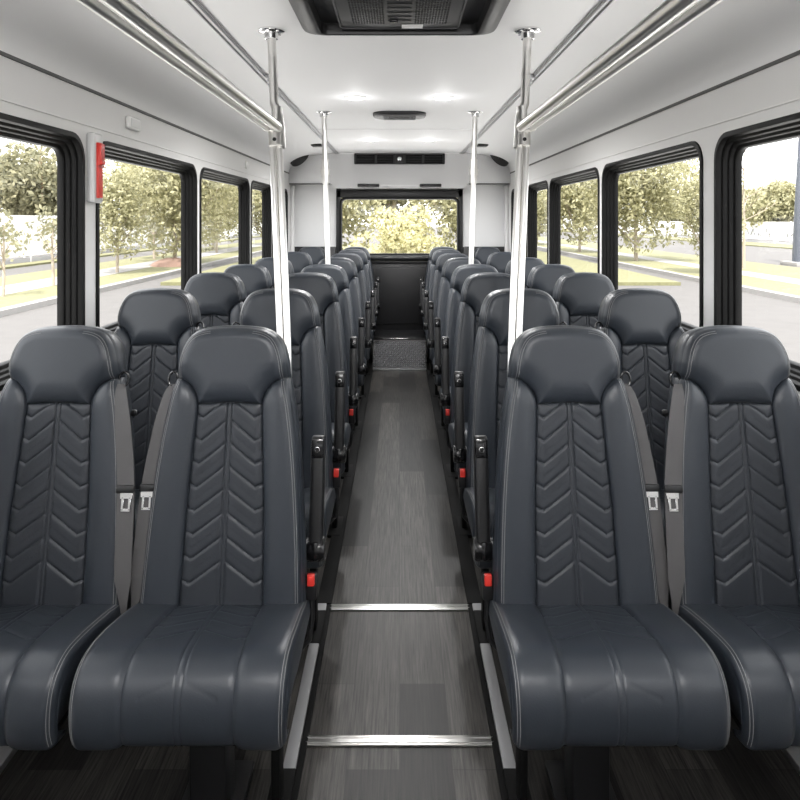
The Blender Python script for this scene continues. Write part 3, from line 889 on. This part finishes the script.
    if kind == 'aisle':
        ax = a * 0.238
        def armrest():
            m = MB(); rows = []
            p0 = np.array([ax, 0.135, 0.530]); L_ = 0.345
            d_ = ES; nrm = EN
            for q, sc in ((0.0, 0.45), (0.008, 0.8), (0.025, 1.0), (0.15, 1.02), (0.6, 1.0), (0.93, 0.95), (0.975, 0.85), (0.995, 0.6), (1.0, 0.3)):
                c0 = p0 + d_ * L_ * q
                rows.append([c0 + EX * x * (0.6 + 0.4 * sc) + nrm * y * sc for x, y in rrect(-0.020, 0.020, -0.026, 0.026, 0.012, 4)])
            m.grid(np.array(rows), wrap_u=True)
            o = len(m.v) - len(rows) * len(rows[0]); k = len(rows[0])
            m.f.append(tuple(o + i for i in range(k))[::-1]); e = len(m.v) - k; m.f.append(tuple(e + i for i in range(k)))
            return m
        ar = part('armrest%d' % a, 'armrest', 'black_plastic', t, armrest)
        p1 = np.array([ax, 0.135, 0.530]) + ES * 0.330 + EN * 0.022
        def acap():
            return MB().box(tuple(p1 - ES * 0.02), (0.036, 0.012, 0.055), 0.005, 2, RT)
        part('acap%d' % a, 'end_cap', 'black_gloss', ar, acap)
        def emb():
            m = MB(); c0 = p1 - ES * 0.022 + EN * 0.0065
            return m.tube([tuple(c0 + EX * 0.007 * math.cos(q) + ES * 0.007 * math.sin(q)) for q in np.linspace(0, 2 * PI, 15)], 0.0011, 5, caps=False)
        part('emb%d' % a, 'ring_mark', 'chrome', ar, emb)
        def piv():
            m = MB(); c0 = np.array([ax, 0.135, 0.530]) + ES * 0.03
            m.lathe([(0.030, -0.026), (0.034, -0.020), (0.034, 0.020), (0.030, 0.026), (0.012, 0.028)], 24, Matrix.Translation(tuple(c0)) @ Matrix.Rotation(PI / 2, 4, 'Y'))
            m.box(tuple(c0 + EN * 0.028), (0.018, 0.012, 0.05), 0.005, 2, RT)
            m.box((a * 0.205, 0.145, 0.56), (0.07, 0.03, 0.05), 0.004)
            return m
        part('piv%d' % a, 'hinge', 'black_gloss', ar, piv)
        # buckle
        def buck():
            m = MB(); m.box((a * 0.236, 0.055, 0.498), (0.030, 0.022, 0.070), 0.005, 2, Matrix.Rotation(-0.12, 4, 'X'))
            m.tube([(a * 0.236, 0.055, 0.47), (a * 0.238, 0.05, 0.41), (a * 0.232, 0.04, 0.36), (a * 0.21, 0.03, 0.34)], 0.008, 8)
            return m
        bk = part('buck%d' % a, 'buckle', 'black_plastic', t, buck)
        tag(part('btn%d' % a, 'release_button', 'red', bk, lambda: MB().box((a * 0.236, 0.046, 0.520), (0.020, 0.018, 0.030), 0.003, 2, Matrix.Rotation(-0.12, 4, 'X'))), 'red release button')
    return t

ORD = ['front', 'second', 'third', 'fourth', 'fifth', 'sixth', 'seventh', 'rearmost']
AISLE = [1.80, 2.54, 3.35, 4.07, 4.96, 5.82, 6.62, 7.22]
WINDOW = [1.80, 2.54, 3.35, 4.07, 4.96, 6.06, 7.22]
TALL = [0.990, 1.018, 1.018, 1.014, 1.008, 1, 1, 1]
for side, sx in (('left', -1), ('right', 1)):
    for kind, ys, xx in (('aisle', AISLE, 0.478), ('window', WINDOW, 0.960)):
        proto = None
        for i, yy in enumerate(ys):
            if proto is None: o = proto = make_seat(kind, -sx)
            else: o = copy_tree(proto)
            o.location = (sx * xx, yy, 0); o.scale = (1, 1, TALL[i])
            if kind == 'aisle' and i >= 3:
                for ch in [c_ for c_ in o.children_recursive if c_.name.startswith(('buckle', 'release_button'))]: bpy.data.objects.remove(ch)
            rw_ = 'rearmost' if i == len(ys) - 1 else ORD[i]
            o['label'] = 'black chevron-quilted leather seat, %s side, %s %s column, %s row%s' % (side, kind, 'seat', rw_, ' nearest the camera' if i == 0 else ' from the camera' if rw_ != 'rearmost' else '')
            o['label'] = o['label'].replace('seat column', 'column')
            o['category'] = 'bus seat'; o['group'] = 'black bus seats in rows'

# ------------------------------------------------------------------ outside
gd = MB().add([(-140, -60, GZ), (140, -60, GZ), (140, 220, GZ), (-140, 220, GZ)], [(0, 1, 2, 3)], flat=True)
tag(gd.build('ground', 'asphalt', smooth=False), kind='structure')
def slab(name, mat, x0, x1, y0, y1, h):
    return tag(MB().box(((x0 + x1) / 2, (y0 + y1) / 2, GZ + h / 2), (abs(x1 - x0), y1 - y0, h)).build(name, mat, smooth=False), kind='structure')
slab('light_bounce_pad', 'bounce_pad', -5.2, 5.2, -14, 20, 0.01)  # unseen pad added under the bus to bounce light onto the ceiling
slab('curb_left', 'concrete', -9.9, -9.6, -20, 160, 0.15)
slab('lawn_left', 'lawn', -11.6, -9.9, -20, 160, 0.13)
slab('sidewalk_left', 'concrete', -13.2, -11.6, -20, 160, 0.14)
slab('lawn_left_far', 'lawn', -15.5, -13.2, -20, 160, 0.12)
slab('lawn_left_back', 'lawn', -19.6, -18.6, -20, 160, 0.1)
slab('curb_right', 'concrete', 11.2, 11.5, -20, 160, 0.15)
slab('lawn_right', 'lawn', 11.5, 13.6, -20, 160, 0.13)
slab('sidewalk_right', 'concrete', 13.6, 14.8, -20, 160, 0.14)
slab('lawn_right_far', 'lawn', 14.8, 18.5, -20, 160, 0.12)
slab('lawn_right_back', 'lawn', 31, 35, -20, 160, 0.1)
slab('lawn_rear', 'lawn', -8.5, 10, 24, 60, 0.12)
def bwall(x, y0, y1, h, lab):
    t = empty('boundary_wall', (x, (y0 + y1) / 2, GZ), lab, 'wall')
    MB().box((0, 0, h / 2 + 0.25), (0.3, y1 - y0, h - 0.25)).build('panel', 'white_wall', t, smooth=False)
    MB().box((0, 0, 0.14), (0.34, y1 - y0, 0.28)).build('plinth', 'dark_base', t, smooth=False)
    m = MB()
    n_ = int((y1 - y0) / 6)
    for k in range(n_ + 1): m.box((0, -(y1 - y0) / 2 + k * (y1 - y0) / n_, h / 2), (0.36, 0.12, h + 0.03))
    m.build('posts', 'white_wall', t, smooth=False)
    return t
bwall(-20.2, 18, 130, 2.45, 'long white boundary wall across the road beyond the left windows')
rb = bwall(36, 40, 150, 2.0, 'long white boundary wall with grey marks beyond the right windows')
mk = MB()
for k in range(26):
    yk = -34 + 1.15 * k + random.uniform(-.3, .3)
    mk.tube([(-0.2, yk, random.uniform(.6, 1.0)), (-0.2, yk + random.uniform(.2, .7), random.uniform(1.0, 1.7)), (-0.2, yk + random.uniform(.5, 1.2), random.uniform(.6, 1.3))], 0.05, 5)
mk.build('painted_marks', 'greymark', rb)
pole = empty('light_pole', (20.55, 34.4, GZ), 'thick tapered grey-blue pole standing beyond the nearest right window', 'pole')
MB().lathe([(0.62, 0), (0.62, 0.12), (0.48, 0.2), (0.42, 2.0), (0.20, 6.5), (0.14, 10)], 24).build('shaft', 'pole_paint', pole)
MB().box((0, 0, 0.05), (1.5, 1.5, 0.3), 0.04).build('footing', 'concrete', pole)
mo = MB()
P = np.array([[(r * math.cos(2 * PI * k / 24) * 1.3, r * math.sin(2 * PI * k / 24), z + 0.03 * math.sin(k * 2.1 + r * 5)) for k in range(24)] for r, z in ((1.0, 0), (0.85, 0.2), (0.55, 0.36), (0.2, 0.44), (0.02, 0.45))])
mo.grid(P, wrap_u=True)
m_ = tag(mo.build('mulch_mound', 'mulch'), 'low red-brown mulch mound under a tree beyond the second left window', 'mound'); m_.location = (-10.9, 32.4, GZ + 0.10); m_.scale = (0.8, 1, 0.9)

def crown_mesh(seed, rx, rz, n, size, blobs, open_=0.0):
    g = np.random.default_rng(seed)
    V = []; Fc = []
    C = []
    for _ in range(blobs):
        d = g.normal(size=3); d /= np.linalg.norm(d); q = g.uniform(0.15, 0.78)
        C.append((d * q * np.array([rx, rx, rz]), g.uniform(0.28, 0.5)))
    for i in range(n):
        c0, r = C[g.integers(len(C))]
        d = g.normal(size=3); d /= np.linalg.norm(d)
        p = c0 + d * r * np.array([rx, rx, rz]) * g.uniform(0.7, 1.05) * (1 + open_ * g.uniform(-.3, .5))
        a = g.normal(size=3); a /= np.linalg.norm(a); b = np.cross(a, d + g.normal(size=3) * 0.5); b /= np.linalg.norm(b) + 1e-9
        L_ = size * g.uniform(0.6, 1.3); W_ = L_ * 0.5
        o = len(V)
        V += [tuple(p + a * L_), tuple(p + b * W_), tuple(p - a * L_), tuple(p - b * W_)]; Fc.append((o, o + 1, o + 2, o + 3))
    return V, Fc
def trunk_mb(h, r, n_br, spread, top, seed):
    g = random.Random(seed); m = MB()
    m.tube([(0, 0, -0.05), (0.02, 0.01, h * 0.5), (0.0, 0.04, h), (0.03, 0.0, top)], [r * 1.2, r, r * 0.8, r * 0.3], 8)
    for k in range(n_br):
        a = g.uniform(0, 2 * PI); z0 = h * g.uniform(0.6, 1.1); q = spread * g.uniform(0.5, 0.9)
        m.tube([(0, 0, z0), (q * 0.5 * math.cos(a), q * 0.5 * math.sin(a), z0 + q * 0.5), (q * math.cos(a), q * math.sin(a), z0 + q * 1.2)], [r * 0.5, r * 0.35, r * 0.15], 6)
    return m
VAR = {
    'slim':  dict(rx=1.75, rz=2.35, n=6000, size=0.09, blobs=26, h=1.3, r=0.06, cz=3.0, leaf='leaf_olive'),
    'bushy': dict(rx=2.5, rz=2.5, n=9500, size=0.10, blobs=34, h=0.9, r=0.07, cz=2.7, leaf='leaf_olive'),
    'low':   dict(rx=1.7, rz=1.35, n=6500, size=0.09, blobs=20, h=0.5, r=0.08, cz=1.65, leaf='leaf_yellow'),
    'big':   dict(rx=4.6, rz=3.1, n=11000, size=0.22, blobs=34, h=2.4, r=0.25, cz=4.6, leaf='leaf_dark'),
    'far':   dict(rx=4.4, rz=2.8, n=9000, size=0.22, blobs=30, h=1.6, r=0.2, cz=3.6, leaf='leaf_olive'),
    'sapling': dict(rx=0.75, rz=0.85, n=260, size=0.085, blobs=9, h=1.1, r=0.045, cz=1.75, leaf='leaf_dark'),
}
TM = {}
def tree(var, x, y, label, sc=1.0, rot=0.0):
    p = VAR[var]
    t = empty('tree', (x, y, GZ + 0.1), label, 'tree', 'trees outside the bus windows')
    if var not in TM:
        V, Fc = crown_mesh(hash(len(TM)) + 11, p['rx'], p['rz'], p['n'], p['size'], p['blobs'])
        c_ = MB().add(V, Fc, flat=True).build('foliage', p['leaf'], t, smooth=False); c_.location = (0, 0, p['cz'])
        k_ = trunk_mb(p['h'], p['r'], 7, p['rx'] * 0.8, p['cz'] + p['rz'] * 0.4, len(TM)).build('trunk', 'bark', t)
        TM[var] = (c_.data, k_.data)
    else:
        c_ = bpy.data.objects.new('foliage', TM[var][0]); COL.objects.link(c_); c_.parent = t; c_.location = (0, 0, p['cz'])
        k_ = bpy.data.objects.new('trunk', TM[var][1]); COL.objects.link(k_); k_.parent = t
    t.scale = (sc, sc, sc); t.rotation_euler = (0, 0, rot)
    return t
bt = empty('bare_tree', (15.6, 30.6, GZ + 0.1), 'thin bare-branched tree at the left edge of the nearest right window', 'tree')
g_ = random.Random(5); bm_ = MB()
bm_.tube([(0, 0, 0), (0.03, 0, 2.2), (0.0, 0.05, 4.2), (0.1, 0, 5.4)], [0.07, 0.055, 0.03, 0.008], 8)
for k in range(16):
    z0 = 2.2 + 0.19 * k; an = k * 2.4; q = 1.5 - 0.07 * k
    p1 = (q * .5 * math.cos(an), q * .5 * math.sin(an), z0 + .35); p2 = (q * math.cos(an), q * math.sin(an), z0 + .8)
    bm_.tube([(0.02, 0, z0), p1, p2], [0.022, 0.016, 0.006], 6)
    for m_i in range(3):
        f_ = .4 + .25 * m_i; b0 = lerp3((0.02, 0, z0), p2, f_); a2 = an + g_.uniform(-1.2, 1.2)
        bm_.tube([b0, (b0[0] + .35 * math.cos(a2), b0[1] + .35 * math.sin(a2), b0[2] + .3)], [0.010, 0.004], 5)
bm_.build('trunk', 'bark', bt)
R_ = random.uniform
T = [
    ('sapling', -11.4, 19.4, 'sparse sapling at the left edge of the nearest left window'),
    ('sapling', -11.6, 22.6, 'small sapling at the right edge of the nearest left window'),
    ('big', -25.5, 47.0, 'large dark tree behind the white wall in the nearest left window'),
    ('far', -36, 70.0, 'rounded tree behind the white wall, right part of the nearest left window'),
    ('slim', -11.8, 28.2, 'slim pale-trunked tree in the left half of the second left window'),
    ('bushy', -11.2, 33.6, 'bushy tree by the mulch mound in the second left window'),
    ('slim', -13.8, 38.0, 'slim tree at the right edge of the second left window'),
    ('big', -26.5, 74.0, 'large dark tree far behind the trees of the second left window'),
    ('slim', -12.2, 45.0, 'slim pale-trunked tree in the middle of the third left window'),
    ('bushy', -13.8, 50.0, 'bushy tree at the right side of the third left window'),
    ('far', -26, 96.0, 'rounded tree far off in the third left window'),
    ('bushy', -11.8, 59.0, 'bushy tree filling the fourth left window'),
    ('far', 38.5, 68.0, 'rounded tree above the white wall in the nearest right window'),
    ('far', 44.5, 84.0, 'second rounded tree above the white wall beside the thick pole'),
    ('slim', 12.4, 27.6, 'slim tree at the right edge of the second right window'),
    ('bushy', 12.8, 36.5, 'bushy tree in the left part of the second right window'),
    ('far', 41, 100.0, 'rounded tree far off in the second right window'),
    ('bushy', 12.4, 46.5, 'bushy tree filling the third right window'),
    ('bushy', 12.2, 60.0, 'bushy tree filling the fourth right window'),
    ('far', 42, 150.0, 'rounded tree far off in the third right window'),
    ('bushy', -3.0, 25.5, 'bushy tree at the left of the rear window'),
    ('bushy', 3.0, 27.0, 'bushy tree at the right of the rear window'),
    ('low', 0.1, 23.0, 'low yellow-green tree in the middle of the rear window'),
    ('big', -0.5, 34.0, 'large dark tree behind the others in the rear window'),
]
for i, (v_, x, y, lab) in enumerate(T):
    tree(v_, x, y, lab, sc=[1.0, 1.08, 0.94, 1.15][i % 4] * (1.25 if v_ in ('slim', 'bushy') and y > 30 and abs(x) > 5 else 1.0), rot=i * 1.37)

# ------------------------------------------------------------------ light, sky, camera
w = bpy.data.worlds.new('sky'); S.world = w; w.use_nodes = True
nt = w.node_tree; bg = nt.nodes['Background']
bg.inputs['Color'].default_value = (0.97, 0.985, 1.0, 1); bg.inputs['Strength'].default_value = 2.8
sun = bpy.data.lights.new('sun', 'SUN'); sun.energy = 6.5; sun.angle = math.radians(4); sun.color = (1, 0.96, 0.90)
so = bpy.data.objects.new('sun', sun); COL.objects.link(so)
dvec = Vector((0.12, 0.55, -1.0)).normalized()
so.rotation_euler = dvec.to_track_quat('-Z', 'Y').to_euler(); so.location = (0, -10, 30)

cam = bpy.data.cameras.new('camera')
cam.sensor_fit = 'HORIZONTAL'; cam.sensor_width = 36.0; cam.lens = 675 / 800 * 36.0
cam.shift_y = -(400 - 219.5) / 800; cam.shift_x = 0.0006
cam.clip_start = 0.02; cam.clip_end = 600
co = bpy.data.objects.new('camera', cam); COL.objects.link(co)
co.location = (0, 0, H); co.rotation_euler = (PI / 2, 0, 0)
S.camera = co
S.view_settings.view_transform = 'Standard'; S.view_settings.look = 'None'
S.view_settings.gamma = 1; S.view_settings.use_curve_mapping = False
S.view_settings.exposure = 0.6
S.cycles.max_bounces = 10; S.cycles.diffuse_bounces = 6; S.cycles.transparent_max_bounces = 12
